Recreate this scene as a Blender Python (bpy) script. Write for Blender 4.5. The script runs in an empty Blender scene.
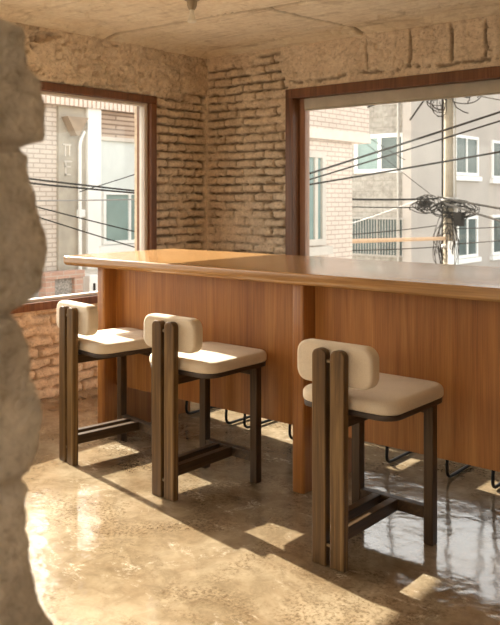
import bpy, bmesh, math, random
import numpy as np
from mathutils import Vector, Matrix
random.seed(7)
S = bpy.context.scene
COL = S.collection
R = math.radians

# ------------------------------------------------------------------ materials
def new_mat(name):
    m = bpy.data.materials.new(name); m.use_nodes = True
    nt = m.node_tree
    b = nt.nodes['Principled BSDF']
    return m, nt, b

def N(nt, typ, **kw):
    n = nt.nodes.new(typ)
    for k, v in kw.items():
        if k in n.inputs: n.inputs[k].default_value = v
        else: setattr(n, k, v)
    return n

def coords(nt, scale=(1, 1, 1), rot=(0, 0, 0), loc=(0, 0, 0)):
    tc = N(nt, 'ShaderNodeTexCoord'); mp = N(nt, 'ShaderNodeMapping')
    mp.inputs['Scale'].default_value = scale; mp.inputs['Rotation'].default_value = rot; mp.inputs['Location'].default_value = loc
    nt.links.new(tc.outputs['Object'], mp.inputs['Vector'])
    return mp.outputs['Vector']

def noise(nt, vec, scale=5., detail=4., rough=.55, dist=0.):
    n = N(nt, 'ShaderNodeTexNoise')
    n.inputs['Scale'].default_value = scale; n.inputs['Detail'].default_value = detail
    n.inputs['Roughness'].default_value = rough; n.inputs['Distortion'].default_value = dist
    nt.links.new(vec, n.inputs['Vector'])
    return n.outputs['Fac']

def ramp(nt, fac, stops):
    r = N(nt, 'ShaderNodeValToRGB')
    e = r.color_ramp.elements
    while len(e) < len(stops): e.new(.5)
    for el, (p, c) in zip(e, stops):
        el.position = p; el.color = (*c, 1) if len(c) == 3 else c
    nt.links.new(fac, r.inputs['Fac'])
    return r.outputs['Color']

def mix(nt, fac, a, b, typ='MIX'):
    n = N(nt, 'ShaderNodeMix', data_type='RGBA', blend_type=typ)
    for sock, v in ((n.inputs[0], fac), (n.inputs[6], a), (n.inputs[7], b)):
        if isinstance(v, (int, float)): sock.default_value = v
        elif isinstance(v, tuple): sock.default_value = (*v, 1)
        else: nt.links.new(v, sock)
    return n.outputs[2]

def bump(nt, b, h, strength=.3, dist=.01):
    n = N(nt, 'ShaderNodeBump'); n.inputs['Strength'].default_value = strength; n.inputs['Distance'].default_value = dist
    nt.links.new(h, n.inputs['Height']); nt.links.new(n.outputs['Normal'], b.inputs['Normal'])

def flat(name, c, rough=.6, metal=0., var=.12, scale=8.):
    m, nt, b = new_mat(name)
    v = coords(nt)
    f = noise(nt, v, scale, 4)
    lo = tuple(x * (1 - var) for x in c); hi = tuple(min(1, x * (1 + var)) for x in c)
    nt.links.new(ramp(nt, f, [(.3, lo), (.7, hi)]), b.inputs['Base Color'])
    b.inputs['Roughness'].default_value = rough; b.inputs['Metallic'].default_value = metal
    return m

def wood(name, dark, mid, light, axis='Z', rough=.35, s=1., spec=.5, coat=False):
    m, nt, b = new_mat(name)
    k = {'X': (1.1, 22, 22), 'Y': (22, 1.1, 22), 'Z': (22, 22, 1.1)}[axis]
    v = coords(nt, tuple(q * s for q in k))
    f1 = noise(nt, v, 1.0, 5, .6, 1.2)
    k2 = {'X': (3, 160, 160), 'Y': (160, 3, 160), 'Z': (160, 160, 3)}[axis]
    v2 = coords(nt, k2)
    f2 = noise(nt, v2, 1.0, 3, .6)
    k3 = {'X': (.5, 3.5, 3.5), 'Y': (3.5, .5, 3.5), 'Z': (3.5, 3.5, .5)}[axis]
    f3 = noise(nt, coords(nt, k3), 1.0, 2)
    base = ramp(nt, f1, [(.28, dark), (.5, mid), (.72, light)])
    fib = ramp(nt, f2, [(.35, (.72, .70, .68)), (.65, (1.08, 1.08, 1.08))])
    c = mix(nt, .8, base, fib, 'MULTIPLY')
    big = ramp(nt, f3, [(.3, (.82, .80, .78)), (.7, (1.1, 1.1, 1.1))])
    c = mix(nt, .7, c, big, 'MULTIPLY')
    nt.links.new(c, b.inputs['Base Color'])
    b.inputs['Roughness'].default_value = rough
    b.inputs['Specular IOR Level'].default_value = spec
    if coat:
        b.inputs['Coat Weight'].default_value = 1; b.inputs['Coat IOR'].default_value = 1.38; b.inputs['Coat Roughness'].default_value = .08
    bump(nt, b, f2, .05 if coat else .12, .002)
    return m

M = {}
M['bar_wood'] = wood('bar_veneer', (.25, .086, .015), (.36, .142, .031), (.45, .20, .050), 'Z', .38, .5)
M['top_wood'] = wood('counter_veneer', (.34, .17, .058), (.45, .24, .09), (.54, .31, .13), 'X', .17, .6, 1.0)
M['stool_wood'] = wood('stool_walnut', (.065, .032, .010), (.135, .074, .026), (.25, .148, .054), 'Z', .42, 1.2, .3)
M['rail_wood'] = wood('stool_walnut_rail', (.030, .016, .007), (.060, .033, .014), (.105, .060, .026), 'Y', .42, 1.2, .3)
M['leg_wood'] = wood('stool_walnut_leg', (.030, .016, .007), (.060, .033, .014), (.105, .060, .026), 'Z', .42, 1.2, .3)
M['frame_wood'] = wood('window_timber', (.10, .036, .011), (.165, .064, .020), (.23, .095, .034), 'Z', .45, 1.)
M['sash_wood'] = wood('sash_timber', (.34, .19, .125), (.45, .27, .19), (.54, .34, .25), 'Z', .5, 1.)

def mat_fabric():
    m, nt, b = new_mat('cream_boucle')
    v = coords(nt)
    f = noise(nt, v, 260, 3); g = noise(nt, v, 9, 3)
    c = mix(nt, .5, ramp(nt, f, [(.3, (.50, .395, .275)), (.7, (.66, .545, .40))]), ramp(nt, g, [(.3, (.56, .45, .32)), (.7, (.65, .54, .395))]))
    nt.links.new(c, b.inputs['Base Color']); b.inputs['Roughness'].default_value = .95
    b.inputs['Sheen Weight'].default_value = .15
    bump(nt, b, f, .25, .003)
    return m
M['fabric'] = mat_fabric()
M['black_metal'] = flat('black_steel', (.018, .017, .016), .35, .6)
M['plate'] = flat('dark_plywood_edge', (.045, .026, .014), .5)
M['spacer'] = flat('brass_spacer', (.20, .15, .09), .4, .8)

def mat_wall(name, a, b_, c_, stain, mortar=(.25, .185, .12), speck=.85, sv=(1, 1, 1.4)):
    m, nt, b = new_mat(name)
    v = coords(nt)
    f = noise(nt, v, 3.2, 6, .62, .4); g = noise(nt, v, 26, 5, .65); h = noise(nt, v, 140, 3, .6)
    c = mix(nt, .55, ramp(nt, f, [(.32, a), (.5, b_), (.7, c_)]), ramp(nt, g, [(.3, a), (.7, c_)]))
    st = noise(nt, coords(nt, (1.3, 1.3, .9), (0, 0, 0), (3, 1, 7)), 4, 6, .65, .8)
    c = mix(nt, ramp(nt, st, [(.55, (0, 0, 0)), (.75, (.75, .75, .75))]), c, stain)
    p = noise(nt, coords(nt, sv, (0, 0, 0), (5, 2, 1)), 48, 4, .7, .5)
    c = mix(nt, speck, c, ramp(nt, p, [(.33, (.66, .61, .55)), (.45, (1, 1, 1)), (.7, (1.12, 1.12, 1.12))]), 'MULTIPLY')
    nt.links.new(c, b.inputs['Base Color']); b.inputs['Roughness'].default_value = .93
    b.inputs['Specular IOR Level'].default_value = .2
    at = N(nt, 'ShaderNodeAttribute', attribute_name='joint')
    c = mix(nt, at.outputs['Fac'], c, mortar)
    nt.links.new(c, b.inputs['Base Color'])
    mm = N(nt, 'ShaderNodeMath', operation='ADD'); nt.links.new(g, mm.inputs[0]); nt.links.new(h, mm.inputs[1])
    bump(nt, b, mm.outputs[0], .8, .009)
    return m
M['brick'] = mat_wall('limewashed_brick', (.55, .43, .30), (.74, .60, .44), (.86, .74, .57), (.42, .32, .215))
M['near'] = mat_wall('broken_concrete_block', (.36, .31, .235), (.60, .52, .405), (.80, .71, .57), (.32, .27, .20))
M['ceiling'] = mat_wall('raw_concrete_soffit', (.70, .59, .43), (.88, .77, .59), (.94, .86, .69), (.52, .42, .29), (.17, .12, .07), .55, (.06, .35, 1))

def mat_floor():
    m, nt, b = new_mat('polished_concrete')
    v = coords(nt)
    f = noise(nt, v, 2.1, 7, .6, .7); g = noise(nt, v, 13, 6, .7, .6); h = noise(nt, v, 90, 4, .7)
    base = ramp(nt, f, [(.30, (.155, .102, .054)), (.5, (.24, .177, .108)), (.68, (.345, .27, .178))])
    sp = ramp(nt, g, [(.34, (.70, .68, .64)), (.6, (1.1, 1.1, 1.1))])
    c = mix(nt, .75, base, sp, 'MULTIPLY')
    # pale trowel scuffs
    vs = coords(nt, (1.0, 1.6, 1), (0, 0, .5), (1.2, .4, 0))
    sc = noise(nt, vs, 3.6, 9, .74, .9)
    msk = ramp(nt, sc, [(.56, (0, 0, 0)), (.66, (.85, .85, .85))])
    fm = ramp(nt, noise(nt, v, 45, 4, .7), [(.44, (.05, .05, .05)), (.56, (1, 1, 1))])
    msk = mix(nt, 1., msk, fm, 'MULTIPLY')
    c = mix(nt, msk, c, (.56, .48, .36))
    dk = ramp(nt, noise(nt, coords(nt, (1, 1, 1), (0, 0, 0), (9, 4, 2)), 3.4, 8, .74, .6), [(.55, (0, 0, 0)), (.68, (.7, .7, .7))])
    c = mix(nt, dk, c, (.125, .082, .042))
    gr = noise(nt, v, 60, 5, .75); pm = ramp(nt, noise(nt, coords(nt, (1, 1, 1), (0, 0, 0), (2, 8, 5)), 2.6, 5, .65, .5), [(.46, (0, 0, 0)), (.58, (1, 1, 1))])
    gs = ramp(nt, gr, [(.40, (.55, .50, .44)), (.52, (1, 1, 1)), (.68, (1.18, 1.16, 1.12))])
    c = mix(nt, pm, c, mix(nt, 1., c, gs, 'MULTIPLY'))
    nt.links.new(c, b.inputs['Base Color'])
    rr = ramp(nt, g, [(.3, (.04, .04, .04)), (.7, (.14, .14, .14))])
    nt.links.new(rr, b.inputs['Roughness'])
    b.inputs['Specular IOR Level'].default_value = .9
    wv = noise(nt, v, 7, 3, .5, .3)
    m1 = N(nt, 'ShaderNodeMath', operation='MULTIPLY'); nt.links.new(h, m1.inputs[0]); m1.inputs[1].default_value = .05
    m2 = N(nt, 'ShaderNodeMath', operation='ADD'); nt.links.new(wv, m2.inputs[0]); nt.links.new(m1.outputs[0], m2.inputs[1])
    bump(nt, b, m2.outputs[0], .16, .02)
    return m
M['floor'] = mat_floor()

def mat_glass():
    m = bpy.data.materials.new('window_glass'); m.use_nodes = True
    nt = m.node_tree; nt.nodes.clear()
    o = N(nt, 'ShaderNodeOutputMaterial'); mx = N(nt, 'ShaderNodeMixShader')
    t = N(nt, 'ShaderNodeBsdfTransparent'); t.inputs['Color'].default_value = (.97, .98, .97, 1)
    g = N(nt, 'ShaderNodeBsdfGlossy'); g.inputs['Roughness'].default_value = .0
    lw = N(nt, 'ShaderNodeLayerWeight'); lw.inputs['Blend'].default_value = .5
    p = N(nt, 'ShaderNodeMath', operation='POWER'); p.inputs[1].default_value = 5
    nt.links.new(lw.outputs['Facing'], p.inputs[0])
    q = N(nt, 'ShaderNodeMath', operation='MULTIPLY_ADD'); q.inputs[1].default_value = .8; q.inputs[2].default_value = .03
    nt.links.new(p.outputs[0], q.inputs[0])
    nt.links.new(q.outputs[0], mx.inputs[0]); nt.links.new(t.outputs[0], mx.inputs[1]); nt.links.new(g.outputs[0], mx.inputs[2])
    nt.links.new(mx.outputs[0], o.inputs['Surface'])
    return m
M['glass'] = mat_glass()
M['blind'] = flat('grey_blind_fabric', (.50, .46, .38), .8)

def mat_tiles(name, c1, c2, mortar, w, h, ms, rotx=(R(90), 0, 0)):
    m, nt, b = new_mat(name)
    tc = coords(nt); sx = N(nt, 'ShaderNodeSeparateXYZ'); nt.links.new(tc, sx.inputs[0])
    ad = N(nt, 'ShaderNodeMath', operation='ADD'); nt.links.new(sx.outputs[0], ad.inputs[0]); nt.links.new(sx.outputs[1], ad.inputs[1])
    cx = N(nt, 'ShaderNodeCombineXYZ'); nt.links.new(ad.outputs[0], cx.inputs[0]); nt.links.new(sx.outputs[2], cx.inputs[1])
    v = cx.outputs[0]
    bt = N(nt, 'ShaderNodeTexBrick'); bt.inputs['Scale'].default_value = 1
    bt.inputs['Brick Width'].default_value = w; bt.inputs['Row Height'].default_value = h
    bt.inputs['Mortar Size'].default_value = ms
    bt.inputs['Color1'].default_value = (*c1, 1); bt.inputs['Color2'].default_value = (*c2, 1); bt.inputs['Mortar'].default_value = (*mortar, 1)
    nt.links.new(v, bt.inputs['Vector'])
    f = noise(nt, coords(nt), 2.5, 5)
    c = mix(nt, .5, bt.outputs['Color'], ramp(nt, f, [(.3, (.8, .8, .8)), (.7, (1.1, 1.1, 1.1))]), 'MULTIPLY')
    nt.links.new(c, b.inputs['Base Color']); b.inputs['Roughness'].default_value = .8
    return m
M['cream_tile'] = mat_tiles('cream_facing_tile', (.74, .62, .53), (.72, .595, .505), (.50, .385, .32), .22, .078, .010)
M['pale_brick'] = mat_tiles('pale_facing_brick', (.66, .57, .49), (.63, .54, .46), (.44, .36, .30), .22, .07, .010)
M['brown_courses'] = mat_tiles('brown_banded_brick', (.56, .43, .33), (.46, .34, .26), (.25, .17, .12), 1.2, .075, .014)
def mat_grey_block():
    m, nt, b = new_mat('weathered_grey_render')
    v = coords(nt)
    f = noise(nt, v, 1.6, 7, .68, .5); g = noise(nt, v, 9, 6, .7)
    c = mix(nt, .5, ramp(nt, f, [(.3, (.19, .17, .145)), (.5, (.36, .33, .29)), (.7, (.47, .44, .39))]), ramp(nt, g, [(.35, (.17, .15, .125)), (.6, (.46, .43, .38))]))
    bt = N(nt, 'ShaderNodeTexBrick'); bt.inputs['Brick Width'].default_value = .6; bt.inputs['Row Height'].default_value = .3; bt.inputs['Mortar Size'].default_value = .012; bt.inputs['Scale'].default_value = 1
    bt.inputs['Color1'].default_value = (1, 1, 1, 1); bt.inputs['Color2'].default_value = (.94, .93, .92, 1); bt.inputs['Mortar'].default_value = (.72, .69, .65, 1)
    nt.links.new(coords(nt, (1, 1, 1), (R(90), 0, 0)), bt.inputs['Vector'])
    c = mix(nt, .8, c, bt.outputs['Color'], 'MULTIPLY')
    nt.links.new(c, b.inputs['Base Color']); b.inputs['Roughness'].default_value = .9
    bump(nt, b, g, .4, .03)
    return m
M['grey_render'] = mat_grey_block()
M['beige_render'] = flat('beige_render', (.46, .41, .365), .9, 0, .06, 1.2)
M['white_paint'] = flat('white_paint', (.86, .85, .82), .6, 0, .03)
M['cream_band'] = flat('cream_concrete_band', (.74, .62, .53), .8, 0, .05)
M['pier'] = flat('grey_stone_pier', (.42, .37, .30), .8, 0, .14, 5)
M['pane'] = flat('dark_window_pane', (.10, .13, .125), .12, 0, .2, 2)
M['teal_pane'] = flat('pale_teal_pane', (.24, .33, .31), .15, 0, .1, 3)
M['siding'] = flat('pale_corrugated_sheet', (.66, .70, .68), .5, 0, .06, 4)
M['hopper'] = flat('rusty_hopper', (.36, .27, .19), .7)
M['cable'] = flat('black_cable', (.035, .031, .027), .95)
M['cable'].node_tree.nodes['Principled BSDF'].inputs['Specular IOR Level'].default_value = .05
M['white_cable'] = flat('pale_cable', (.30, .28, .26), .6)
M['orange_pipe'] = flat('orange_cable_guard', (.60, .38, .22), .5)
M['pole'] = flat('concrete_pole', (.30, .25, .18), .85, 0, .1, 6)
M['grill'] = flat('steel_bars', (.42, .39, .35), .5, .3)
M['ledge'] = flat('pale_concrete_ledge', (.62, .56, .49), .85, 0, .08, 3)
M['pink_brick'] = mat_tiles('pink_brick', (.55, .34, .26), (.48, .29, .22), (.5, .4, .33), .2, .07, .008)
M['gravel'] = flat('grey_gravel', (.33, .30, .27), .9, 0, .5, 40)
M['asphalt'] = flat('pale_asphalt', (.26, .25, .23), .9, 0, .08, 1)
M['ceramic'] = flat('white_ceramic', (.80, .74, .62), .3, 0, .03)
M['brass'] = flat('aged_brass', (.33, .25, .16), .4, .6)
M['timber_roof'] = flat('flat_roof_felt', (.45, .42, .38), .9)

# ------------------------------------------------------------------ helpers
def link(name, bm_or_me, mat, parent=None, smooth=False, angle=40):
    if isinstance(bm_or_me, bmesh.types.BMesh):
        me = bpy.data.meshes.new(name); bm_or_me.normal_update(); bm_or_me.to_mesh(me); bm_or_me.free()
    else: me = bm_or_me
    me.materials.append(mat)
    if smooth:
        me.polygons.foreach_set('use_smooth', [True] * len(me.polygons))
        try: me.set_sharp_from_angle(angle=R(angle))
        except Exception: pass
    o = bpy.data.objects.new(name, me); COL.objects.link(o)
    if parent is not None: o.parent = parent
    return o

def tag(o, label=None, cat=None, group=None, kind=None):
    if label: o['label'] = label
    if cat: o['category'] = cat
    if group: o['group'] = group
    if kind: o['kind'] = kind
    return o

def thing(name, loc, label, cat, group=None, rz=0):
    o = bpy.data.objects.new(name, None); COL.objects.link(o); o.empty_display_size = .1
    o.location = loc; o.rotation_euler = (0, 0, rz)
    return tag(o, label, cat, group)

def box(bm, a, b, bev=0., seg=2):
    """axis-aligned box from corner a to corner b, optionally bevelled"""
    t = bmesh.new()
    bmesh.ops.create_cube(t, size=1)
    a = Vector(a); b = Vector(b); c = (a + b) / 2; d = b - a
    for v in t.verts: v.co = Vector((v.co.x * d.x + c.x, v.co.y * d.y + c.y, v.co.z * d.z + c.z))
    if bev > 0: bmesh.ops.bevel(t, geom=list(t.edges), offset=bev, segments=seg, profile=.5, affect='EDGES')
    merge(bm, t)
    return bm

def merge(bm, t, mat=None):
    me = bpy.data.meshes.new('tmp'); t.to_mesh(me); t.free()
    if mat is not None: me.transform(mat)
    bm.from_mesh(me); bpy.data.meshes.remove(me)

def rr_outline(w, d, r, n=6):
    r = max(r, 1e-4); pts = []
    for cx, cy, a0 in ((w/2-r, d/2-r, 0), (-w/2+r, d/2-r, 90), (-w/2+r, -d/2+r, 180), (w/2-r, -d/2+r, 270)):
        for k in range(n + 1):
            a = R(a0 + 90 * k / n); pts.append((cx + r * math.cos(a), cy + r * math.sin(a)))
    return pts

def rrslab(w, d, rc, h, rt, rb, n=6, m=5, dome=0.):
    """rounded-rectangle slab, centred in plan, z 0..h, with rounded top and bottom edges"""
    bm = bmesh.new(); lv = []
    for k in range(m + 1):
        a = R(90 * k / m); lv.append((rb * (1 - math.sin(a)), rb * (1 - math.cos(a))))
    for k in range(m + 1):
        a = R(90 * k / m); lv.append((rt * (1 - math.cos(a)), h - rt + rt * math.sin(a)))
    if dome > 0:
        for q in (.25, .5, .75, .95):
            lv.append((rt + (min(w, d) / 2 - rt - .01) * q, h + dome * (1 - (1 - q) ** 2)))
    rings = []
    for ins, z in lv:
        rings.append([bm.verts.new((x, y, z)) for x, y in rr_outline(w - 2 * ins, d - 2 * ins, max(rc - ins, .004), n)])
    for p, q in zip(rings, rings[1:]):
        for i in range(len(p)):
            j = (i + 1) % len(p); bm.faces.new((p[i], p[j], q[j], q[i]))
    bm.faces.new(rings[-1]); bm.faces.new(rings[0][::-1])
    return bm

def prism(bm, pts, y0, y1, bev=0.):
    """outline in XZ extruded along Y"""
    t = bmesh.new()
    a = [t.verts.new((x, y0, z)) for x, z in pts]; b = [t.verts.new((x, y1, z)) for x, z in pts]
    fa = t.faces.new(a); fb = t.faces.new(b[::-1])
    for i in range(len(a)):
        j = (i + 1) % len(a); t.faces.new((a[i], b[i], b[j], a[j]))
    bmesh.ops.recalc_face_normals(t, faces=list(t.faces))
    if bev > 0:
        es = [e for f in (fa, fb) for e in f.edges]
        bmesh.ops.bevel(t, geom=list(set(es)), offset=bev, segments=2, profile=.5, affect='EDGES')
    merge(bm, t)

def tube(bm, path, r, n=8, closed=False):
    P = [Vector(p) for p in path]; rings = []
    up = Vector((.13, .21, .97))
    for i, p in enumerate(P):
        a = P[i - 1] if i else p; b = P[i + 1] if i < len(P) - 1 else p
        d = (b - a).normalized()
        s = d.cross(up)
        if s.length < .05: s = d.cross(Vector((1, 0, 0)))
        s.normalize(); t = d.cross(s).normalized()
        rings.append([bm.verts.new(p + (s * math.cos(2 * math.pi * k / n) + t * math.sin(2 * math.pi * k / n)) * r) for k in range(n)])
    for p, q in zip(rings, rings[1:]):
        for i in range(n):
            j = (i + 1) % n; bm.faces.new((p[i], p[j], q[j], q[i]))
    bm.faces.new(rings[0][::-1]); bm.faces.new(rings[-1])
    return bm

def bend(path, r, n=5):
    """round the inner corners of a polyline"""
    P = [Vector(p) for p in path]; out = [P[0]]
    for i in range(1, len(P) - 1):
        a = (P[i - 1] - P[i]); b = (P[i + 1] - P[i]); q = min(r, a.length * .49, b.length * .49)
        A = P[i] + a.normalized() * q; B = P[i] + b.normalized() * q
        for k in range(n + 1):
            t = k / n; out.append((1 - t) ** 2 * A + 2 * t * (1 - t) * P[i] + t * t * B)
    out.append(P[-1]); return out

def lathe(bm, prof, n=20, at=(0, 0, 0)):
    rings = []
    for r, z in prof:
        rings.append([bm.verts.new((at[0] + r * math.cos(2 * math.pi * k / n), at[1] + r * math.sin(2 * math.pi * k / n), at[2] + z)) for k in range(n)])
    for p, q in zip(rings, rings[1:]):
        for i in range(n):
            j = (i + 1) % n; bm.faces.new((p[i], p[j], q[j], q[i]))
    bm.faces.new(rings[0][::-1]); bm.faces.new(rings[-1])
    bmesh.ops.recalc_face_normals(bm, faces=list(bm.faces))
    return bm

# value noise on numpy grids
def vnoise(u, v, seed=0):
    rs = np.random.RandomState(seed); T = rs.rand(256, 256)
    iu = np.floor(u).astype(int); iv = np.floor(v).astype(int); fu = u - iu; fv = v - iv
    fu = fu * fu * (3 - 2 * fu); fv = fv * fv * (3 - 2 * fv)
    g = lambda a, b: T[a % 256, b % 256]
    return (g(iu, iv) * (1 - fu) + g(iu + 1, iv) * fu) * (1 - fv) + (g(iu, iv + 1) * (1 - fu) + g(iu + 1, iv + 1) * fu) * fv
def fbm(u, v, f, o=5, seed=0, g=.55):
    s = 0; a = 1; t = 0
    for k in range(o):
        s = s + a * vnoise(u * f + 17.3 * k, v * f + 9.1 * k, seed + k); t += a; a *= g; f *= 2.03
    return s / t
def sstep(a, b, x):
    t = np.clip((x - a) / (b - a), 0, 1); return t * t * (3 - 2 * t)

def brick_h(u, z, seed=0, fill=.5):
    wob = (fbm(u, z, 9, 3, seed + 3) - .5) * .022
    zz = z + wob; P = .068
    row = np.floor(zz / P)
    rs = np.random.RandomState(seed); jit = rs.rand(400) * .05
    uu = u + np.where(row % 2 == 0, 0, .103) + jit[(row.astype(int)) % 400] + (fbm(u, z, 13, 3, seed + 5) - .5) * .022
    L = .205; cidx = np.floor(uu / L)
    dz = np.minimum(zz / P - row, 1 - (zz / P - row)) * P
    du = np.minimum(uu / L - cidx, 1 - (uu / L - cidx)) * L
    rough = (fbm(u, z, 30, 3, seed + 9) - .5) * .016
    dist = np.minimum(dz, du * 1.05) + rough
    mask = sstep(.003, .014, dist)
    fl = sstep(.40, .66, .45 * fbm(u, z, 3.4, 3, seed + 11) + .55 * fbm(u, z, 11, 3, seed + 12) + fill - .5)      # where the joints are smeared full
    fl2 = np.where(du < dz, np.clip(fl + .04, 0, 1), fl)
    depth = .040 * (1 - .88 * fl2)
    per = (rs.rand(64, 64)[(row.astype(int)) % 64, (cidx.astype(int)) % 64] - .5) * .009
    return per * mask - depth * (1 - mask) + (fbm(u, z, 22, 4, seed + 20) - .5) * .014, sstep(.010, .004, dist) * (1 - fl2)

def plaster_h(u, z, seed=0, amp=1.):
    a = fbm(u, z, 5, 6, seed, .62) - .5
    r = np.abs(fbm(u, z, 7, 5, seed + 31, .6) - .5)
    crack = -.020 * (1 - sstep(.0, .018, np.abs(fbm(u, z, 3.1, 4, seed + 50) - .5)))
    return amp * (.050 * a - .030 * sstep(.02, .0, r) + .022 * (fbm(u, z, 34, 3, seed + 7) - .5) + crack)

def relief(name, org, ud, nd, u0, u1, v0, v1, step, hfun, mat, hole=None, vd=(0, 0, 1), boxes=(), kind='structure'):
    nu = int(round((u1 - u0) / step)); nv = int(round((v1 - v0) / step))
    u = np.linspace(u0, u1, nu + 1); v = np.linspace(v0, v1, nv + 1)
    if hole is not None:                                   # snap grid lines to the opening
        for arr, (a, b) in ((u, hole[0:2]), (v, hole[2:4])):
            for q in (a, b):
                if arr[0] < q < arr[-1]: arr[np.argmin(abs(arr - q))] = q
    U, V = np.meshgrid(u, v, indexing='ij'); H = hfun(U, V)
    H, J = H if isinstance(H, tuple) else (H, np.zeros_like(H))
    org = np.array(org, float); ud = np.array(ud, float); nd = np.array(nd, float); vd = np.array(vd, float)
    P = org + U[..., None] * ud + V[..., None] * vd + H[..., None] * nd
    idx = np.arange(P.shape[0] * P.shape[1]).reshape(P.shape[:2])
    q = np.stack([idx[:-1, :-1], idx[1:, :-1], idx[1:, 1:], idx[:-1, 1:]], -1)
    cu = (u[:-1] + u[1:]) / 2; cv = (v[:-1] + v[1:]) / 2
    keep = np.ones(q.shape[:2], bool)
    if hole is not None:
        keep = ~(((cu > hole[0]) & (cu < hole[1]))[:, None] & ((cv > hole[2]) & (cv < hole[3]))[None, :])
    q = q[keep]
    if np.dot(np.cross(ud, vd), nd) < 0: q = q[:, ::-1]
    used = np.unique(q); remap = np.zeros(idx.size, int); remap[used] = np.arange(len(used))
    verts = P.reshape(-1, 3)[used]; faces = remap[q]
    me = bpy.data.meshes.new(name)
    me.vertices.add(len(verts)); me.vertices.foreach_set('co', verts.astype(np.float32).ravel())
    me.loops.add(faces.size); me.loops.foreach_set('vertex_index', faces.astype(np.int32).ravel())
    me.polygons.add(len(faces)); me.polygons.foreach_set('loop_start', np.arange(0, faces.size, 4, dtype=np.int32))
    me.update(calc_edges=True); me.validate()
    at = me.attributes.new('joint', 'FLOAT', 'POINT'); at.data.foreach_set('value', J.reshape(-1)[used].astype(np.float32))
    if boxes:
        bm = bmesh.new(); bm.from_mesh(me)
        for f in bm.faces: f.smooth = True
        for a, b in boxes: box(bm, a, b)
        bm.to_mesh(me); bm.free()
    else: me.polygons.foreach_set('use_smooth', [True] * len(me.polygons))
    o = link(name, me, mat)
    return tag(o, kind=kind)

# ------------------------------------------------------------------ room shell
XL, YB, ZC = -4.633, 4.93, 2.59
XR, YF = 1.5, -1.4
LW = (-1.15, 4.335, .62, 2.185)        # left window opening: y0 y1 z0 z1; unseen near end added for bounce light
BW = (-3.781, .75, .62, 2.226)        # back window opening: x0 x1 z0 z1
T = .24

def h_left(u, z):
    b, j = brick_h(u, z, 3, .36)
    low = sstep(.75, .55, z)
    b2, jj = brick_h(u, z * .92 + .01, 8, .46)
    b = b * (1 - low) + b2 * 1.15 * low; j = j * (1 - low) + jj * low * .5
    p = plaster_h(u, z, 21, 1.0) + .012
    line = 2.20 + (fbm(u, z, 4, 4, 90) - .5) * .12 + .06 * sstep(4.2, 4.9, u)
    k = sstep(-.02, .03, z - line)
    cn = sstep(YB - .035, YB - .01, u); j = j * (1 - cn); b = b * (1 - cn)
    h = b * (1 - k) + p * k
    # torn-out pocket under the ceiling
    d = np.hypot((u - 3.30) / .16, (z - 2.50 - (u - 3.3) * .30) / .035) + (fbm(u, z, 18, 3, 61) - .5) * .8
    h = h - .07 * sstep(1.1, .7, d)
    edge = sstep(.0, .03, np.minimum(np.abs(u - LW[1]), 1) + np.where((z > LW[3] + .06) | (z < LW[2] - .06), 1, 0))
    return np.clip(h * (.35 + .65 * edge), -.085, .035), j * (1 - k)
def h_back(u, z):
    b, j = brick_h(u, z, 41, .42)
    p = plaster_h(u, z, 71, .42) + .014
    frame_line = 2.285 + (fbm(u, z, 7, 5, 33, .65) - .5) * .075
    left_line = 2.50 + (fbm(u, z, 4, 4, 36) - .5) * .10
    sw = sstep(-3.84, -3.76, u + (fbm(u, z, 9, 4, 35) - .5) * .12)
    line = left_line * (1 - sw) + (frame_line - .2) * sw
    k = sstep(-.015, .02, z - line)
    cn = sstep(XL + .035, XL + .01, u); j = j * (1 - cn); b = b * (1 - cn)
    h = b * (1 - k) + p * k
    # ragged break line above the window and old formwork cuts
    crack = sstep(.015, .004, np.abs(z - frame_line)) * sw
    dirt = crack * sstep(.38, .55, fbm(u, z, 26, 3, 37))
    h = h - .035 * crack * (.35 + .65 * sstep(.38, .55, fbm(u, z, 26, 3, 37)))
    below = sstep(0, .012, frame_line - z) * sw * sstep(2.2, 2.24, z)
    h = h * (1 - .7 * below) - .006 * below
    for uc, w in ((-2.705, .006), (-2.40, .009), (-2.157, .007), (-3.05, .004), (-1.55, .007)):
        wob = (fbm(z, u, 14, 3, 44) - .5) * .03
        cut = sstep(w * 1.5, w * .5, np.abs(u + wob - uc)) * sstep(2.28, 2.32, z) * sstep(2.56, 2.50, z)
        h = h - .045 * cut; dirt = np.maximum(dirt, cut)
    return np.clip(h, -.085, .035), np.maximum(j * (1 - k), dirt * .8)

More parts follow.
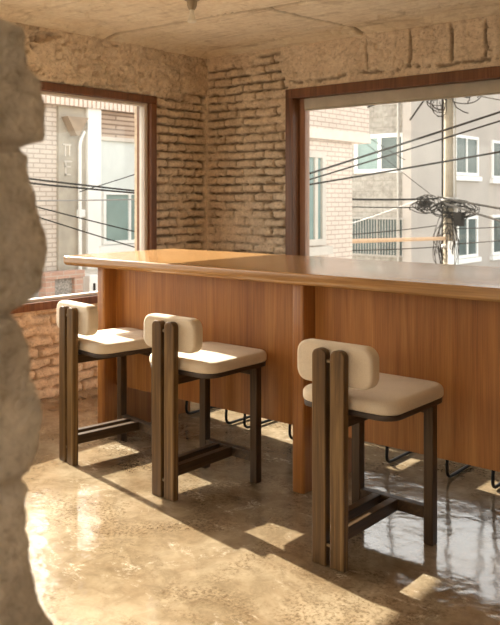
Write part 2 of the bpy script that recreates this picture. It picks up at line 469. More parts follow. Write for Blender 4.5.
st = .009
relief('wall_left', (XL, 0, 0), (0, 1, 0), (1, 0, 0), YF, YB, 0, ZC + .02, .0105, h_left, M['brick'], LW, boxes=[
    ((XL - T, YF, -.1), (XL - .09, LW[0], ZC + .2)), ((XL - T, LW[1], -.1), (XL - .09, YB + T, ZC + .2)),
    ((XL - T, LW[0], -.1), (XL - .09, LW[1], LW[2])), ((XL - T, LW[0], LW[3]), (XL - .09, LW[1], ZC + .2)),
    ((XL - .09, LW[0] - .02, LW[2]), (XL - .03, LW[0] - .001, LW[3])),
    ((XL - .09, LW[1] + .001, LW[2]), (XL - .03, LW[1] + .02, LW[3])), ((XL - .09, LW[0], LW[2] - .02), (XL - .03, LW[1], LW[2] - .001)),
    ((XL - .09, LW[0], LW[3] + .001), (XL - .03, LW[1], LW[3] + .02))])
relief('wall_back', (0, YB, 0), (1, 0, 0), (0, -1, 0), XL, XR, 0, ZC + .02, st, h_back, M['brick'], BW, boxes=[
    ((XL - .09, YB + .09, -.1), (BW[0], YB + T, ZC + .2)), ((BW[1], YB + .09, -.1), (XR, YB + T, ZC + .2)),
    ((BW[0], YB + .09, -.1), (BW[1], YB + T, BW[2])), ((BW[0], YB + .09, BW[3]), (BW[1], YB + T, ZC + .2)),
    ((BW[0] - .02, YB + .03, BW[2]), (BW[0] - .001, YB + .09, BW[3])), ((BW[1] + .001, YB + .03, BW[2]), (BW[1] + .02, YB + .09, BW[3])),
    ((BW[0], YB + .03, BW[2] - .02), (BW[1], YB + .09, BW[2] - .001)), ((BW[0], YB + .03, BW[3] + .001), (BW[1], YB + .09, BW[3] + .02))])

def h_ceil(u, v):      # u = x, v = y
    h = (fbm(u, v, 1.3, 4, 12) - .5) * .02 + (fbm(u * .35, v, 9, 4, 15) - .5) * .010
    e = np.minimum(np.abs(u - XL), np.abs(v - YB)) + (fbm(u, v, 3, 4, 18) - .5) * .12
    h = h + .035 * sstep(.16, .0, e)
    wob = (fbm(u, v, 5, 4, 19) - .5) * .02
    j1 = np.abs(v - (3.86 + (u + 4.28) * .075) + wob)
    on = np.clip(.75 + 1.6 * (fbm(u, v, 2.2, 3, 24) - .35), 0, 1)
    g1 = sstep(.026, .009, j1) * on
    j2 = np.abs(u - (-3.18 + (v - 3.96) * .115) + wob)
    g1 = np.maximum(g1, sstep(.022, .008, j2) * sstep(3.93, 3.97, v) * on)
    j3 = np.abs(v - (2.62 + (u + 4.28) * .06) + wob)
    g1 = np.maximum(g1, sstep(.024, .008, j3) * on)
    cr = np.abs(fbm(u, v, 1.6, 5, 27) - .5)
    return h - .030 * g1 - .012 * sstep(.012, .0, cr), g1 * .85
relief('ceiling', (0, 0, ZC), (1, 0, 0), (0, 0, -1), XL, XR, YF, YB, .0115, h_ceil, M['ceiling'], vd=(0, 1, 0),
       boxes=[((XL - T, YF, ZC + .05), (XR, YB + T, ZC + .3))])

bm = bmesh.new(); box(bm, (XL - .09, YF, -.2), (XR, YB + .09, 0))
tag(link('floor', bm, M['floor']), kind='structure')

# broken block wall at the camera's left
prof = [(.577,1.599),(.578,1.564),(.577,1.544),(.587,1.538),(.603,1.528),(.608,1.493),(.611,1.465),(.606,1.453),(.584,1.447),(.575,1.442),(.58,1.428),(.585,1.404),(.59,1.385),(.596,1.364),(.605,1.335),(.608,1.315),(.603,1.288),(.599,1.268),(.588,1.257),(.573,1.246),(.568,1.234),(.575,1.212),(.588,1.195),(.593,1.172),(.588,1.157),(.599,1.134),(.603,1.101),(.599,1.071),(.59,1.042),(.583,1.012),(.583,.981),(.585,.949),(.593,.903),(.602,.868),(.617,.837),(.63,.80),(.612,.74),(.60,.68),(.62,.62),(.61,.5),(.635,.42),(.62,.3),(.64,.2),(.63,.1),(.64,0)]
pz = np.array([p[1] for p in prof])[::-1]; py = np.array([p[0] for p in prof])[::-1]
X0, TH = -.85, .16
zs = np.linspace(0, 1.599, 330)
loop = []
for z in zs:
    e = np.interp(z, pz, py) + (vnoise(np.array([z * 60]), np.array([1.]), 4)[0] - .5) * .006
    ys = [-.6 + (e + .6) * (k / 90) for k in range(90)]
    pts = [(X0, y) for y in ys if y < e - .010]
    for k in range(7):
        a = R(90 * k / 6); pts.append((X0 - .010 + .010 * math.cos(a), e - .006 + .010 * math.sin(a)))
    while len(pts) < 97: pts.insert(0, (X0, -.6))
    pts = pts[-97:]; pts[0] = (X0, -.6)
    pts += [(X0 - TH * .5, e - .02), (X0 - TH, e - .06), (X0 - TH, -.6)]
    loop.append(pts)
A = np.array(loop)                                # [z, k, 2]
Zg = np.repeat(zs[:, None], A.shape[1], 1); Yg = A[..., 1]
nz = (fbm(Yg, Zg, 16, 5, 81, .6) - .5) * .016 + (fbm(Yg, Zg, 5, 3, 83) - .5) * .014
g = np.zeros_like(Zg)
for zj in (1.444, 1.237, 1.03, .823, .616, .409, .202):
    g += -.014 * sstep(.010, .002, np.abs(Zg - zj + (fbm(Yg, Zg, 12, 3, 85) - .5) * .012))
A[..., 0] += np.where(A[..., 0] > X0 - .02, nz + g, 0)
top = 1.599 + (fbm(Yg, Zg * 0, 11, 4, 88) - .5) * .04
Zt = np.minimum(Zg, top)
bm = bmesh.new(); rings = []
for i in range(len(zs)):
    rings.append([bm.verts.new((A[i, k, 0], A[i, k, 1], float(Zt[i, k]))) for k in range(A.shape[1])])
for p, q in zip(rings, rings[1:]):
    n = len(p)
    for k in range(n):
        j = (k + 1) % n; bm.faces.new((p[k], p[j], q[j], q[k]))
bm.faces.new(rings[-1]); bm.faces.new(rings[0][::-1])
bmesh.ops.recalc_face_normals(bm, faces=list(bm.faces))
tag(link('wall_near', bm, M['near'], smooth=True, angle=60), kind='structure')

bm = bmesh.new(); box(bm, (XR, YF, -.1), (XR + T, YB + T, ZC + .3))
tag(link('wall_right', bm, M['brick']), kind='structure')  # unseen wall, added to block sky fill from the right

bm = bmesh.new(); FO = (-2.7, .7, .35, 2.3)                # unseen wall added to cut rear fill; opening added to let some daylight back
box(bm, (XL - T, YF - T, -.1), (FO[0], YF, ZC + .3)); box(bm, (FO[1], YF - T, -.1), (XR + T, YF, ZC + .3))
box(bm, (FO[0], YF - T, -.1), (FO[1], YF, FO[2])); box(bm, (FO[0], YF - T, FO[3]), (FO[1], YF, ZC + .3))
tag(link('wall_front', bm, M['brick']), kind='structure')

# windows: box frame in the opening, sash set back, glass
def window(name, plane, o, sash, blind=False, w=.072, sh=0., smat='sash_wood'):
    a0, a1, z0, z1 = o
    def P(u, n, z):                       # n: distance outwards from the room face
        return (XL - n, u, z) if plane == 'x' else (u, YB + n, z)
    def bx(bm, u0, n0, zz0, u1, n1, zz1, bev=.004):
        p = P(u0, n0, zz0); q = P(u1, n1, zz1)
        box(bm, tuple(map(min, p, q)), tuple(map(max, p, q)), bev)
    d0, d1 = -.022, .15
    bm = bmesh.new()
    bx(bm, a0, d0, z1 - w, a1, d1, z1); bx(bm, a0, d0, z0, a1, d1, z0 + .055)
    bx(bm, a0, d0, z0 + .055, a0 + w, d1, z1 - w); bx(bm, a1 - w, d0, z0 + .055, a1, d1, z1 - w)
    fr = tag(link(name, bm, M['frame_wood']), kind='structure')
    bm = bmesh.new(); s0, s1 = .065 - sh, .125 - sh; k = sash
    lo, hi, b, t = a0 + w, a1 - w, z0 + .055, z1 - w
    bx(bm, lo, s0, t - .02, hi, s1, t); bx(bm, lo, s0, b, hi, s1, b + .02)
    bx(bm, lo, s0, b + .02, lo + k, s1, t - .02); bx(bm, hi - k, s0, b + .02, hi, s1, t - .02)
    link('sash', bm, M[smat], fr)
    if blind:
        bm = bmesh.new(); bx(bm, lo + k, .05, t - .085, hi - k, .09, t, .006)
        bx(bm, lo + k, .055, t - .095, hi - k, .075, t - .085, .004)
        link('blind_cassette', bm, M['blind'], fr)
    bm = bmesh.new(); bx(bm, lo + k, .094 - sh, b + .02, hi - k, .100 - sh, t - .02, 0)
    link('glass_pane', bm, M['glass'], fr)
    return fr
window('window_1', 'x', LW, .035, False, .058, .045, 'ledge')
window('window_2', 'y', BW, .055, True)

# ------------------------------------------------------------------ bar
bar = thing('bar_counter', (-2.25, 3.4, 0), 'long orange-brown wooden bar counter with glossy top running below the back window', 'bar counter')
bx0 = Vector((-2.25, 3.4, 0))
def loc(bm):
    bmesh.ops.translate(bm, verts=list(bm.verts), vec=-bx0); return bm
L0, L1, F0, F1, ZT = -3.93, -.45, 2.92, 3.84, 1.042
t = rrslab(L1 - L0, F1 - F0, .03, .056, .007, .024, 8, 6)
bmesh.ops.translate(t, verts=list(t.verts), vec=((L0 + L1) / 2, (F0 + F1) / 2, ZT - .056))
link('countertop', loc(t), M['top_wood'], bar, True, 35)
SL = ((-3.72, -3.655), (-2.285, -2.215), (-.72, -.655))
for k, (a, b) in enumerate(SL):
    yb = 3.74 if k == 0 else 3.52
    t = rrslab(b - a, yb - 3.015, .014, ZT - .056, .002, .004, 8, 2)
    bmesh.ops.translate(t, verts=list(t.verts), vec=((a + b) / 2, (yb + 3.015) / 2, 0))
    link('support_slab', loc(t), M['bar_wood'], bar, True, 35)
for (a, b), (c, d) in zip(SL, SL[1:]):
    t = bmesh.new(); box(t, (b - .001, 3.105, .282), (c + .001, 3.145, ZT - .06), .003)
    link('front_panel', loc(t), M['bar_wood'], bar)

# ------------------------------------------------------------------ counter stools
def plank(x0, x1, y0, y1, z1, r=.026):
    bm = bmesh.new(); pts = [(x0, 0.001), (x1, 0.001)]
    for k in range(7): a = R(90 * k / 6); pts.append((x1 - r + r * math.cos(a), z1 - r + r * math.sin(a)))
    for k in range(7): a = R(90 + 90 * k / 6); pts.append((x0 + r + r * math.cos(a), z1 - r + r * math.sin(a)))
    prism(bm, pts, y0, y1, .004)
    return bm
def copy_tree(o, parent=None):
    c = o.copy(); COL.objects.link(c); c.parent = parent
    for ch in list(o.children): copy_tree(ch, c)
    return c
def make_stool():
    s = thing('counter_stool', (0, 0, 0), 'x', 'stool', 'cream counter stools along the bar')
    for sx in (-1, 1):
        x0, x1 = (.0095, .0725) if sx > 0 else (-.0725, -.0095)
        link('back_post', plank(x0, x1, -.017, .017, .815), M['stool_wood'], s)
    for z in (.765, .075):
        bm = bmesh.new(); box(bm, (-.0095, -.010, z), (.0095, .010, z + .012)); link('spacer', bm, M['spacer'], s)
    t = rrslab(.345, .158, .048, .064, .018, .014, 8, 5, .004)           # lies in XY, stand it up facing +Y
    me = bpy.data.meshes.new('backrest'); t.to_mesh(me); t.free()
    me.transform(Matrix.Translation((0, .018, .754)) @ Matrix.Rotation(R(-90), 4, 'X'))
    link('backrest', me, M['fabric'], s, True, 50)
    t = rrslab(.438, .455, .075, .052, .024, .014, 8, 5, .006)
    bmesh.ops.translate(t, verts=list(t.verts), vec=(.029, .264, .588)); link('seat', t, M['fabric'], s, True, 50)
    t = rrslab(.428, .445, .07, .020, .004, .004, 8, 2)
    bmesh.ops.translate(t, verts=list(t.verts), vec=(.029, .264, .568)); link('seat_plate', t, M['plate'], s, True, 40)
    for sx in (-1, 1):
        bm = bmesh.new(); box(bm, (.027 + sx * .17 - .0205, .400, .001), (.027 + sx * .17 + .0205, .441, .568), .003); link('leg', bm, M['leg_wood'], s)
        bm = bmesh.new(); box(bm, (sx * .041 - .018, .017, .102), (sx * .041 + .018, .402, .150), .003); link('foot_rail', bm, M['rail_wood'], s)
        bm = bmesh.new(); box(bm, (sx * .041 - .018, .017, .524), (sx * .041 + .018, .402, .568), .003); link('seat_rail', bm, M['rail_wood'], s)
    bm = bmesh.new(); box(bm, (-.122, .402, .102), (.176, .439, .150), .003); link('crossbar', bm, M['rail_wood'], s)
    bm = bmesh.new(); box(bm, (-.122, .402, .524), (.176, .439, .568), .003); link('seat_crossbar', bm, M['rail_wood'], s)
    return s
st0 = make_stool()
spots = [((-1.709, 2.494), 'cream counter stool nearest the camera, right of the bar\'s middle support'),
         ((-2.689, 2.579), 'middle cream counter stool of the row, standing between the other two'),
         ((-3.432, 2.595), 'farthest cream counter stool, at the bar\'s left end by the brick wall')]
for i, ((x, y), lab) in enumerate(spots):
    o = st0 if i == 0 else copy_tree(st0)
    o.location = (x, y, 0); o['label'] = lab
    if i == 2: o.rotation_euler = (0, 0, R(-8))

# sled stools on the far side of the bar
def make_sled():
    s = thing('sled_stool', (0, 0, 0), 'x', 'stool', 'black sled-base stools behind the bar')
    for sx in (-1, 1):
        bm = bmesh.new(); x = sx * .17
        tube(bm, bend([(x * .92, -.15, .66), (x, -.21, .013), (x, .23, .013), (x * .92, .17, .66)], .05), .0085, 10)
        link('sled_frame', bm, M['black_metal'], s, True)
    bm = bmesh.new(); tube(bm, [(-.166, -.195, .20), (.166, -.195, .20)], .009, 8); link('footrest', bm, M['black_metal'], s, True)
    t = rrslab(.38, .37, .06, .024, .008, .008, 6, 3); bmesh.ops.translate(t, verts=list(t.verts), vec=(0, .01, .665)); link('seat', t, M['plate'], s, True)
    bm = bmesh.new(); tube(bm, bend([(-.15, .17, .68), (-.15, .21, .86), (.15, .21, .86), (.15, .17, .68)], .05), .0105, 8); link('back_hoop', bm, M['black_metal'], s, True)
    return s
sl0 = make_sled()
for i, (x, lab) in enumerate([(-3.41, 'black bent-rod sled stool behind the bar, the leftmost, beside the bar\'s left support'),
                              (-2.925, 'black bent-rod sled stool behind the bar, seen past the middle cream stool'),
                              (-1.957, 'black bent-rod sled stool behind the bar, seen past the nearest cream stool'),
                              (-1.386, 'black bent-rod sled stool behind the bar at the right edge of the photo')]):
    o = sl0 if i == 0 else copy_tree(sl0)
    o.location = (x, 3.825, 0); o['label'] = lab

# ceiling lamp holder
lamp = thing('pendant_lamp', (-2.94, 3.015, ZC - .03), 'small bare bulb in a brown lamp holder hanging from the concrete ceiling', 'lamp')
bm = bmesh.new(); lathe(bm, [(.045, .03), (.045, .0), (.02, -.012), (.006, -.02)]); link('ceiling_rose', bm, M['brass'], lamp, True)
bm = bmesh.new(); tube(bm, [(0, 0, -.015), (0, 0, -.125)], .005, 8); link('cord', bm, M['brass'], lamp, True)
bm = bmesh.new(); lathe(bm, [(.012, -.115), (.040, -.123), (.042, -.135), (.028, -.142), (.026, -.165), (.020, -.180), (.014, -.188)]); link('lamp_holder', bm, M['brass'], lamp, True)
bm = bmesh.new(); lathe(bm, [(.012, -.186), (.014, -.215), (.019, -.235), (.024, -.247), (.020, -.253), (.008, -.256)]); link('bulb', bm, M['ceramic'], lamp, True)

# ------------------------------------------------------------------ outside
GZ = -3.2
bm = bmesh.new(); box(bm, (-60, -30, GZ - .3), (40, 60, GZ))
tag(link('ground', bm, M['asphalt']), kind='structure')

def bxp(name, a, b, mat, parent, bev=0.):
    bm = bmesh.new(); o = Vector(parent.location)
    box(bm, Vector(a) - o, Vector(b) - o, bev)
    return link(name, bm, mat, parent)

def win_x(parent, X, y0, y1, z0, z1, frame=.07, mull=(), pane='pane', sill=True, fmat='white_paint'):
    """window in a facade facing +X"""
    o = Vector(parent.location); bm = bmesh.new()
    def b(p, q): box(bm, Vector(p) - o, Vector(q) - o)
    b((X - .02, y0, z0 + frame), (X + .06, y0 + frame, z1 - frame)); b((X - .02, y1 - frame, z0 + frame), (X + .06, y1, z1 - frame))
    b((X - .02, y0, z0), (X + .06, y1, z0 + frame)); b((X - .02, y0, z1 - frame), (X + .06, y1, z1))
    for m_ in mull: b((X - .02, m_ - frame * .4, z0 + frame), (X + .05, m_ + frame * .4, z1 - frame))
    if sill: b((X, y0 - .12, z0 - .16), (X + .12, y1 + .12, z0 - .02))
    f = link('window', bm, M[fmat], parent)
    bm = bmesh.new(); box(bm, Vector((X - .01, y0 + .01, z0 + .01)) - o, Vector((X + .015, y1 - .01, z1 - .01)) - o)
    link('pane', bm, M[pane], f)
    return f
def win_y(parent, Y, x0, x1, z0, z1, frame=.07, mull=(), pane='pane', fmat='white_paint', half=None):
    o = Vector(parent.location); bm = bmesh.new()
    def b(p, q): box(bm, Vector(p) - o, Vector(q) - o)
    b((x0, Y - .06, z0 + frame), (x0 + frame, Y + .02, z1 - frame)); b((x1 - frame, Y - .06, z0 + frame), (x1, Y + .02, z1 - frame))
    b((x0, Y - .06, z0), (x1, Y + .02, z0 + frame)); b((x0, Y - .06, z1 - frame), (x1, Y + .02, z1))
    for m_ in mull: b((m_ - frame * .5, Y - .05, z0 + frame), (m_ + frame * .5, Y + .02, z1 - frame))
    f = link('window', bm, M[fmat], parent)
    if half:
        bm = bmesh.new(); box(bm, Vector((x0 + .01, Y - .016, z0 + .01)) - o, Vector((half - .01, Y + .01, z1 - .01)) - o); link('pane', bm, M['teal_pane'], f)
        x0 = half
    bm = bmesh.new(); box(bm, Vector((x0 + .01, Y - .015, z0 + .01)) - o, Vector((x1 - .01, Y + .01, z1 - .01)) - o)
    link('pane', bm, M[pane], f)
    return f

# grey rendered block with white windows (faces the room) and its beige neighbour round the corner
XB = -10.78
gb = thing('grey_building', (-13.5, 19.7, GZ), 'weathered grey block-faced building with a white sliding window, behind the utility pole', 'building')
bxp('wall', (-18, 19.7, GZ), (XB - .25, 23, 7.5), M['grey_render'], gb)
bxp('corner_pier', (XB - .25, 19.62, GZ), (XB + .02, 19.95, 7.5), M['beige_render'], gb)
win_y(gb, 19.7, -12.62, -10.99 + .02, 2.12, 3.22, .11, (-11.78,), 'pane', half=-11.78)
gw = win_y(gb, 19.7, -12.78, -10.95, -.25, .86, .05, (-11.86,), 'pane', fmat='grill')
bm = bmesh.new()
for k in range(20):
    x = -12.72 + k * .09; tube(bm, [(x, 19.58, -.22), (x, 19.58, .84)], .011, 5)
for z in (-.2, .82): tube(bm, [(-12.76, 19.58, z), (-10.97, 19.58, z)], .014, 5)
bmesh.ops.translate(bm, verts=list(bm.verts), vec=-Vector(gb.location)); link('window_bars', bm, M['grill'], gb)
bm = bmesh.new(); tube(bm, [(-11.15, 19.6, -2.5), (-11.15, 19.6, 6.5)], .035, 6)
bmesh.ops.translate(bm, verts=list(bm.verts), vec=-Vector(gb.location)); link('downpipe', bm, M['grill'], gb)

bb = thing('beige_building', (XB - 3, 26, GZ), 'smooth beige apartment building with small white windows, right of the utility pole', 'building')
bxp('wall', (XB - .24, 19.955, GZ), (XB, 23.1, 7.5), M['beige_render'], bb)
bxp('wall', (XB - 6, 23.1, GZ), (XB, 36, 7.5), M['beige_render'], bb)
for y0, y1, z0, z1 in ((22.25, 23.9, 2.1, 3.32), (22.4, 23.85, -.42, .85), (24.95, 26.6, 2.05, 3.3), (24.95, 26.6, -.45, .86)):
    win_x(bb, XB, y0, y1, z0, z1, .09, ((y0 + y1) / 2,), 'pane')

# cream tiled building close on the left of the back window
XC = -7.66
cb = thing('cream_tiled_building', (XC - 1.1, 11, GZ), 'cream tile-clad building with a jutting upper storey at the left of the back window', 'building')
bxp('wall', (XC - 2.2, 9.9, GZ), (XC, 11.86, 2.37), M['cream_tile'], cb)
bxp('parapet', (XC - 2.2, 9.9, 2.53), (XC + .09, 12.28, 2.98), M['cream_tile'], cb)
bxp('band', (XC - 2.2, 9.9, 2.37), (XC + .11, 12.30, 2.53), M['cream_band'], cb)
bxp('band', (XC - 2.2, 9.95, 2.98), (XC + .06, 12.26, 3.06), M['cream_band'], cb)
win_x(cb, XC, 10.02, 10.98, .62, 2.16, .10, (10.72,), 'teal_pane', True, 'ledge')

# house across from the left window
XH = -10.0
hb = thing('pale_house', (XH - 2, 7.5, GZ), 'pale brick house with a grey pier and white column outside the left window', 'building')
bxp('wall', (XH - 4, .5, GZ), (XH, 7.34, 3.0), M['pale_brick'], hb)
bxp('pier', (XH - 3, 7.34, GZ), (XH + .05, 7.85, 3.3), M['pier'], hb)
bxp('column', (XH - 3, 7.85, GZ), (XH + .10, 8.115, 2.80), M['white_paint'], hb)
bxp('brick_band', (XH - 3, 8.115, 2.36), (XH + .02, 9.8, 2.78), M['brown_courses'], hb)
bxp('trim', (XH - 3, 8.115, 2.31), (XH + .06, 9.8, 2.37), M['ledge'], hb)
bxp('siding', (XH - 3, 8.115, 1.50), (XH, 9.8, 2.32), M['siding'], hb)
bxp('lower_wall', (XH - 3, 8.115, GZ), (XH, 9.8, 1.50), M['white_paint'], hb)
win_x(hb, XH, 8.20, 9.05, .66, 1.50, .05, (8.76,), 'teal_pane', True)
bm = bmesh.new()                                                        # ribbed cornice
o_ = Vector(hb.location)
for k in range(90):
    y = 2.2 + k * .085
    box(bm, Vector((XH, y, 2.79)) - o_, Vector((XH + .16, y + .06, 3.12)) - o_, 0)
box(bm, Vector((XH - 1., 2.2, 2.80)) - o_, Vector((XH + .13, 9.85, 3.10)) - o_)
box(bm, Vector((XH - 1., 2.2, 3.11)) - o_, Vector((XH + .20, 9.85, 3.16)) - o_)
link('cornice', bm, M['cream_band'], hb)
bxp('parapet', (XH - .9, 8.58, 3.16), (XH - .4, 9.8, 6.4), M['pale_brick'], hb)  # this and next two: unseen blocks added to shape sky reflection on floor
bxp('parapet', (XH - .9, 7.70, 3.16), (XH - .4, 8.05, 6.4), M['pale_brick'], hb)
bxp('parapet', (XH - .9, 6.3, 3.16), (XH - .4, 7.14, 6.4), M['pale_brick'], hb)
bm = bmesh.new(); tube(bm, bend([(XH + .12, 7.70, GZ), (XH + .12, 7.68, 2.25), (XH + .10, 7.78, 2.42)], .08), .028, 8)
bmesh.ops.translate(bm, verts=list(bm.verts), vec=-o_); link('downpipe', bm, M['white_paint'], hb, True)
bm = bmesh.new(); prism(bm, [(0, 0), (.05, 0), (.22, .28), (-.17, .28)], 0, .16)
me = bpy.data.meshes.new('hopper'); bm.to_mesh(me); bm.free()
me.transform(Matrix.Translation(Vector((XH + .22, 7.55, 2.34)) - o_) @ Matrix.Rotation(R(90), 4, 'Z'))
link('hopper', me, M['hopper'], hb)
bm = bmesh.new()                                                        # pale raised strokes on the pier
def stroke(y0, z0, y1, z1): box(bm, Vector((XH + .05, y0, z0)) - o_, Vector((XH + .07, y1, z1)) - o_)
for s_ in ((7.40, 2.19, 7.56, 2.215), (7.44, 2.03, 7.46, 2.19), (7.52, 2.03, 7.54, 2.19), (7.43, 1.94, 7.57, 1.96), (7.45, 1.74, 7.47, 1.94), (7.45, 1.86, 7.55, 1.88), (7.45, 1.74, 7.55, 1.76)): stroke(*s_)
link('raised_mark', bm, M['ledge'], hb)
bxp('gauge', (XH + .05, 7.66, 1.10), (XH + .14, 7.78, 1.22), M['white_paint'], hb, .02)

# terrace ledge and odds and ends below the left window
tl = thing('terrace', (-8.9, 6.5, GZ), 'pale concrete roof terrace ledge below the left window, in front of the pale brick house', 'terrace')
bxp('slab', (-9.86, 1, -.35), (-7.2, 9.6, -.05), M['gravel'], tl)
bxp('coping', (-9.86, 1, -.05), (-9.35, 9.6, .30), M['ledge'], tl, .02)
bxp('wall', (-9.8, 1.2, GZ), (-7.3, 9.5, -.35), M['pale_brick'], tl)
fr = thing('brick_frame', (-8.8, 6.5, -.05), 'square pinkish brick frame around a grey gravel panel, on the terrace outside the left window', 'planter')
bxp('post', (-8.86, 6.22, -.05), (-8.70, 6.36, .41), M['pink_brick'], fr)
bxp('post', (-8.86, 6.68, -.05), (-8.70, 6.82, .41), M['pink_brick'], fr)
bxp('lintel', (-8.86, 6.20, .33), (-8.69, 6.84, .42), M['pink_brick'], fr)
bxp('infill', (-8.82, 6.36, -.05), (-8.76, 6.68, .33), M['gravel'], fr)
ub = thing('utility_box', (-8.8, 7.06, -.05), 'small white utility box on the terrace right of the pinkish brick frame', 'box')
bxp('body', (-8.9, 6.97, -.05), (-8.75, 7.16, .33), M['white_paint'], ub, .01)
bxp('dark_latch', (-8.75, 7.03, .12), (-8.735, 7.06, .22), M['cable'], ub)

# utility pole
PX, PY = -8.163, 16.66
up = thing('utility_pole', (PX, PY, GZ), 'concrete utility pole wrapped in tangled cables outside the back window', 'utility pole')
bm = bmesh.new(); lathe(bm, [(.17, 0), (.12, 9)], 14); link('shaft', bm, M['pole'], up, True)
bm = bmesh.new(); tube(bm, [(-.15, -.06, 0), (-.15, -.06, 8)], .022, 6); link('riser_pipe', bm, M['cable'], up, True)
bm = bmesh.new(); tube(bm, [(.16, -.10, 0), (.15, -.10, 8)], .022, 6); link('riser_pipe', bm, M['grill'], up, True)
for z in (6.95, 4.55, 4.40, 3.5):
    bm = bmesh.new(); lathe(bm, [(.15, z - .02), (.185, z), (.185, z + .05), (.15, z + .07)], 14); link('clamp_band', bm, M['grill'], up, True)
rnd = random.Random(5)
def tangle(cx, cz, rx, rz, n, r):
    bm = bmesh.new()
    for k in range(n):
        pts = []; a = rnd.random() * 6.28; ax = rx * (.3 + .7 * rnd.random()); az = rz * (.3 + .7 * rnd.random())
        ox, oz, oy = cx + rnd.uniform(-.2, .2) * rx, cz + rnd.uniform(-.3, .3) * rz, rnd.uniform(-.35, -.12)
        span = rnd.uniform(2.5, 7)
        for i in range(18):
            t_ = a + span * i / 17
            pts.append((ox + ax * math.cos(t_) + rnd.uniform(-.02, .02), oy + .08 * math.sin(t_ * 1.7), oz + az * math.sin(t_)))
        tube(bm, pts, r, 5)
    return bm
link('cable_bundle', tangle(.25, 4.35, .55, .22, 18, .010), M['cable'], up)
link('cable_bundle', tangle(-.45, 4.45, .35, .22, 13, .010), M['cable'], up)
link('cable_bundle', tangle(.05, 3.55, .30, .75, 14, .008), M['cable'], up)
link('cable_coil', tangle(.45, 6.95, .42, .42, 7, .012), M['cable'], up)
link('cable_bundle', tangle(-.1, 6.75, .30, .30, 11, .009), M['cable'], up)
bm = bmesh.new(); box(bm, (-.66, -.20, 4.40), (-.42, -.07, 4.54), .03); link('splice_box', bm, M['cable'], up)
bm = bmesh.new(); box(bm, (.22, -.30, 3.98), (.42, -.10, 4.28), .03); link('splice_box', bm, M['cable'], up)
bm = bmesh.new(); box(bm, (.10, -.32, 3.10), (.28, -.14, 3.65), .02); link('white_meter_box', bm, M['white_paint'], up)

# overhead cables: each one its own thing
cab = [((-9.131,12.575,2.756),(-7.198,12.897,3.319),.016,'cable','thin black cable rising to the right across the cream parapet, the uppermost of all'),
 ((-7.058,9.745,1.785),(-4.259,10.143,2.548),.015,'cable','upper of two parallel black cables slanting up to the right across the back window'),
 ((-7.175,9.908,1.70),(-4.381,10.433,2.46),.012,'cable','lower of two parallel black cables slanting up to the right across the back window'),
 ((-6.47,8.933,1.60),(-4.056,9.66,1.992),.013,'cable','single black cable slanting gently up to the right just below the parallel pair'),
 ((-8.542,11.764,1.40),(-8.35,16.4,1.39),.022,'cable','thick level black cable from the cream building to the tangled pole'),
 ((-8.601,11.845,1.27),(-8.411,16.4,1.202),.012,'cable','thin level cable just under the thick level one left of the pole'),
 ((-8.321,16.397,1.425),(-6.49,15.456,1.22),.024,'cable','thick black cable leaving the pole to the right, sloping down, the upper one'),
 ((-8.201,16.40,1.30),(-6.287,14.973,.992),.024,'cable','thick black cable leaving the pole to the right, sloping down, the lower one'),
 ((-8.247,11.358,.715),(-8.316,16.3,.786),.010,'cable','thin cable low across the barred window towards the pole'),
 ((-10.979,16.903,.755),(-8.75,16.3,1.357),.011,'white_cable','pale grey cable climbing from the barred window to the pole'),
 ((-8.172,16.392,3.85),(-6.084,14.49,3.274),.013,'cable','black cable leaving the pole top to the right under the blind'),
 ((-10.648,15.874,3.304),(-9.183,16.455,2.282),.008,'cable','fine line slanting down to the right across the white sliding window'),
 ((-10.884,15.675,3.494),(-8.5,16.35,1.50),.008,'cable','fine line falling from the cream parapet corner to the pole tangle'),
 ((-9.095,16.529,3.207),(-8.402,16.36,3.922),.022,'cable','short thick black cable rising steeply to the pole top'),
 ((-8.825,6.294,1.656),(-8.621,7.773,1.524),.014,'cable','upper of the two dark cables side by side across the left window'),
 ((-8.657,6.174,1.599),(-8.471,7.638,1.493),.014,'cable','lower of the two dark cables side by side across the left window'),
 ((-8.909,6.354,1.393),(-8.696,7.841,1.409),.010,'white_cable','pale level cable across the left window below the dark pair'),
 ((-8.236,5.874,1.282),(-7.946,7.165,.956),.009,'cable','thin cable falling to the right across the pane of the pale house'),
 ((-7.931,5.87,1.104),(-7.697,7.114,.717),.009,'cable','lowest thin cable falling to the right outside the left window'),
 ((-7.98,16.5,.72),(-6.30,15.30,.86),.010,'cable','thin cable running right from the pole between the two beige building windows'),
 ((-7.98,16.5,.38),(-6.30,15.30,.60),.010,'cable','lowest thin cable running right from the pole across the lower beige windows'),
 ((-8.9,11.9,.42),(-8.4,16.45,.30),.010,'cable','thin cable low over the barred window just above the bar top'),
 ((-9.627,7.58,1.515),(-8.996,8.111,1.785),.007,'cable','fine cable rising to the right over the pale siding of the house')]
EXT = {0: (.9, 1.2), 1: (.9, .9), 2: (.9, .9), 3: (.9, .9), 6: (0, 1.5), 7: (0, 1.5), 10: (0, 1.2), 4: (.0, 0), 14: (1.6, 1.5), 15: (1.6, 1.5), 16: (1.6, 1.5), 17: (1.2, 1.2), 18: (1.2, 1.2), 19: (0, 1.3), 20: (0, 1.3), 22: (.1, 1.)}
for i, (a, b, r, mt, lab) in enumerate(cab):
    e0, e1 = EXT.get(i, (0, 0)); a = Vector(a); b = Vector(b); d = b - a
    p, q = a - d * e0, b + d * e1; mid = (p + q) / 2; bm = bmesh.new()
    sag = .012 * (q - p).length
    pts = [p + (q - p) * (k / 16) - Vector((0, 0, sag * 4 * (k / 16) * (1 - k / 16) * (.5 if i > 3 else .3))) - mid for k in range(17)]
    tube(bm, pts, r, 6)
    o = link('overhead_cable', bm, M[mt]); o.location = mid
    tag(o, lab, 'cable', 'overhead cables')
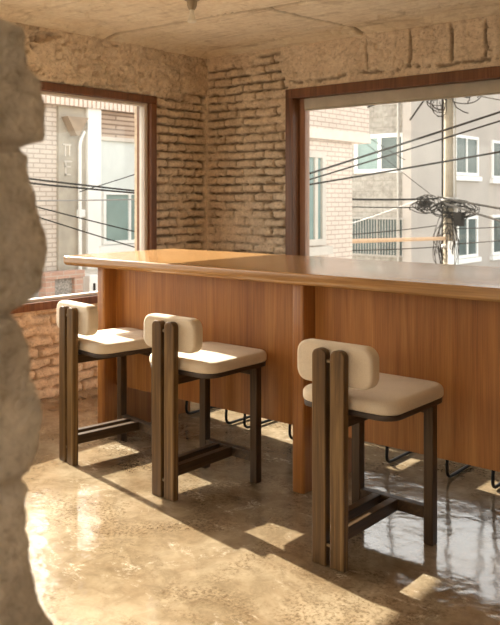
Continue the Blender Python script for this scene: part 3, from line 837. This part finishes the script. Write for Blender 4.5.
bm = bmesh.new(); a = Vector((-8.0, 11.9, .62)); b = Vector((-8.2, 16.50, .50)); tube(bm, [Vector((0, 0, 0)), b - a], .04, 8)
o = link('cable_guard', bm, M['orange_pipe'], smooth=True); o.location = a
tag(o, 'orange cable guard running level from the cream building to the pole, across the barred window', 'pipe')

# ------------------------------------------------------------------ light
az, tanel = (.988, -.152), .612
sd = Vector((az[0], az[1], -tanel)).normalized()
sun = bpy.data.lights.new('sun', 'SUN'); sun.energy = 10.0; sun.angle = R(.45); sun.color = (1.0, .935, .83)
so = bpy.data.objects.new('sun', sun); COL.objects.link(so); so.location = (-12, 4, 8)
so.rotation_euler = sd.to_track_quat('-Z', 'Y').to_euler()

w = bpy.data.worlds.new('World'); S.world = w; w.use_nodes = True
nt = w.node_tree; nt.nodes.clear()
out = N(nt, 'ShaderNodeOutputWorld'); bg = N(nt, 'ShaderNodeBackground')
sky = N(nt, 'ShaderNodeTexSky'); sky.sky_type = 'NISHITA'; sky.sun_disc = False
sky.sun_elevation = math.atan(tanel); sky.sun_rotation = math.atan2(-az[0], -az[1])
sky.air_density = 1.0; sky.dust_density = 3.0; sky.ozone_density = 1.0
hs = N(nt, 'ShaderNodeHueSaturation'); hs.inputs['Saturation'].default_value = .25
nt.links.new(sky.outputs[0], hs.inputs['Color'])
tint = mix(nt, 1., hs.outputs[0], (1.0, .94, .86), 'MULTIPLY')
nt.links.new(tint, bg.inputs['Color']); bg.inputs['Strength'].default_value = .41
nt.links.new(bg.outputs[0], out.inputs['Surface'])

# ------------------------------------------------------------------ camera
cam = bpy.data.cameras.new('camera'); co = bpy.data.objects.new('camera', cam); COL.objects.link(co)
co.location = (0, 0, 1.38); co.rotation_euler = (R(90), 0, R(40.13))
cam.sensor_fit = 'AUTO'; cam.sensor_width = 36; cam.lens = 800 * 36 / 625
cam.shift_y = -113.5 / 625
cam.dof.use_dof = True; cam.dof.focus_distance = 3.8; cam.dof.aperture_fstop = 6.5
cam.clip_end = 300
S.camera = co
v = S.view_settings
v.view_transform = 'Standard'; v.look = 'None'; v.gamma = 1; v.use_curve_mapping = False; v.exposure = 1.0
S.cycles.max_bounces = 10; S.cycles.diffuse_bounces = 6; S.cycles.glossy_bounces = 5; S.cycles.transparent_max_bounces = 12
S.cycles.sample_clamp_indirect = 8
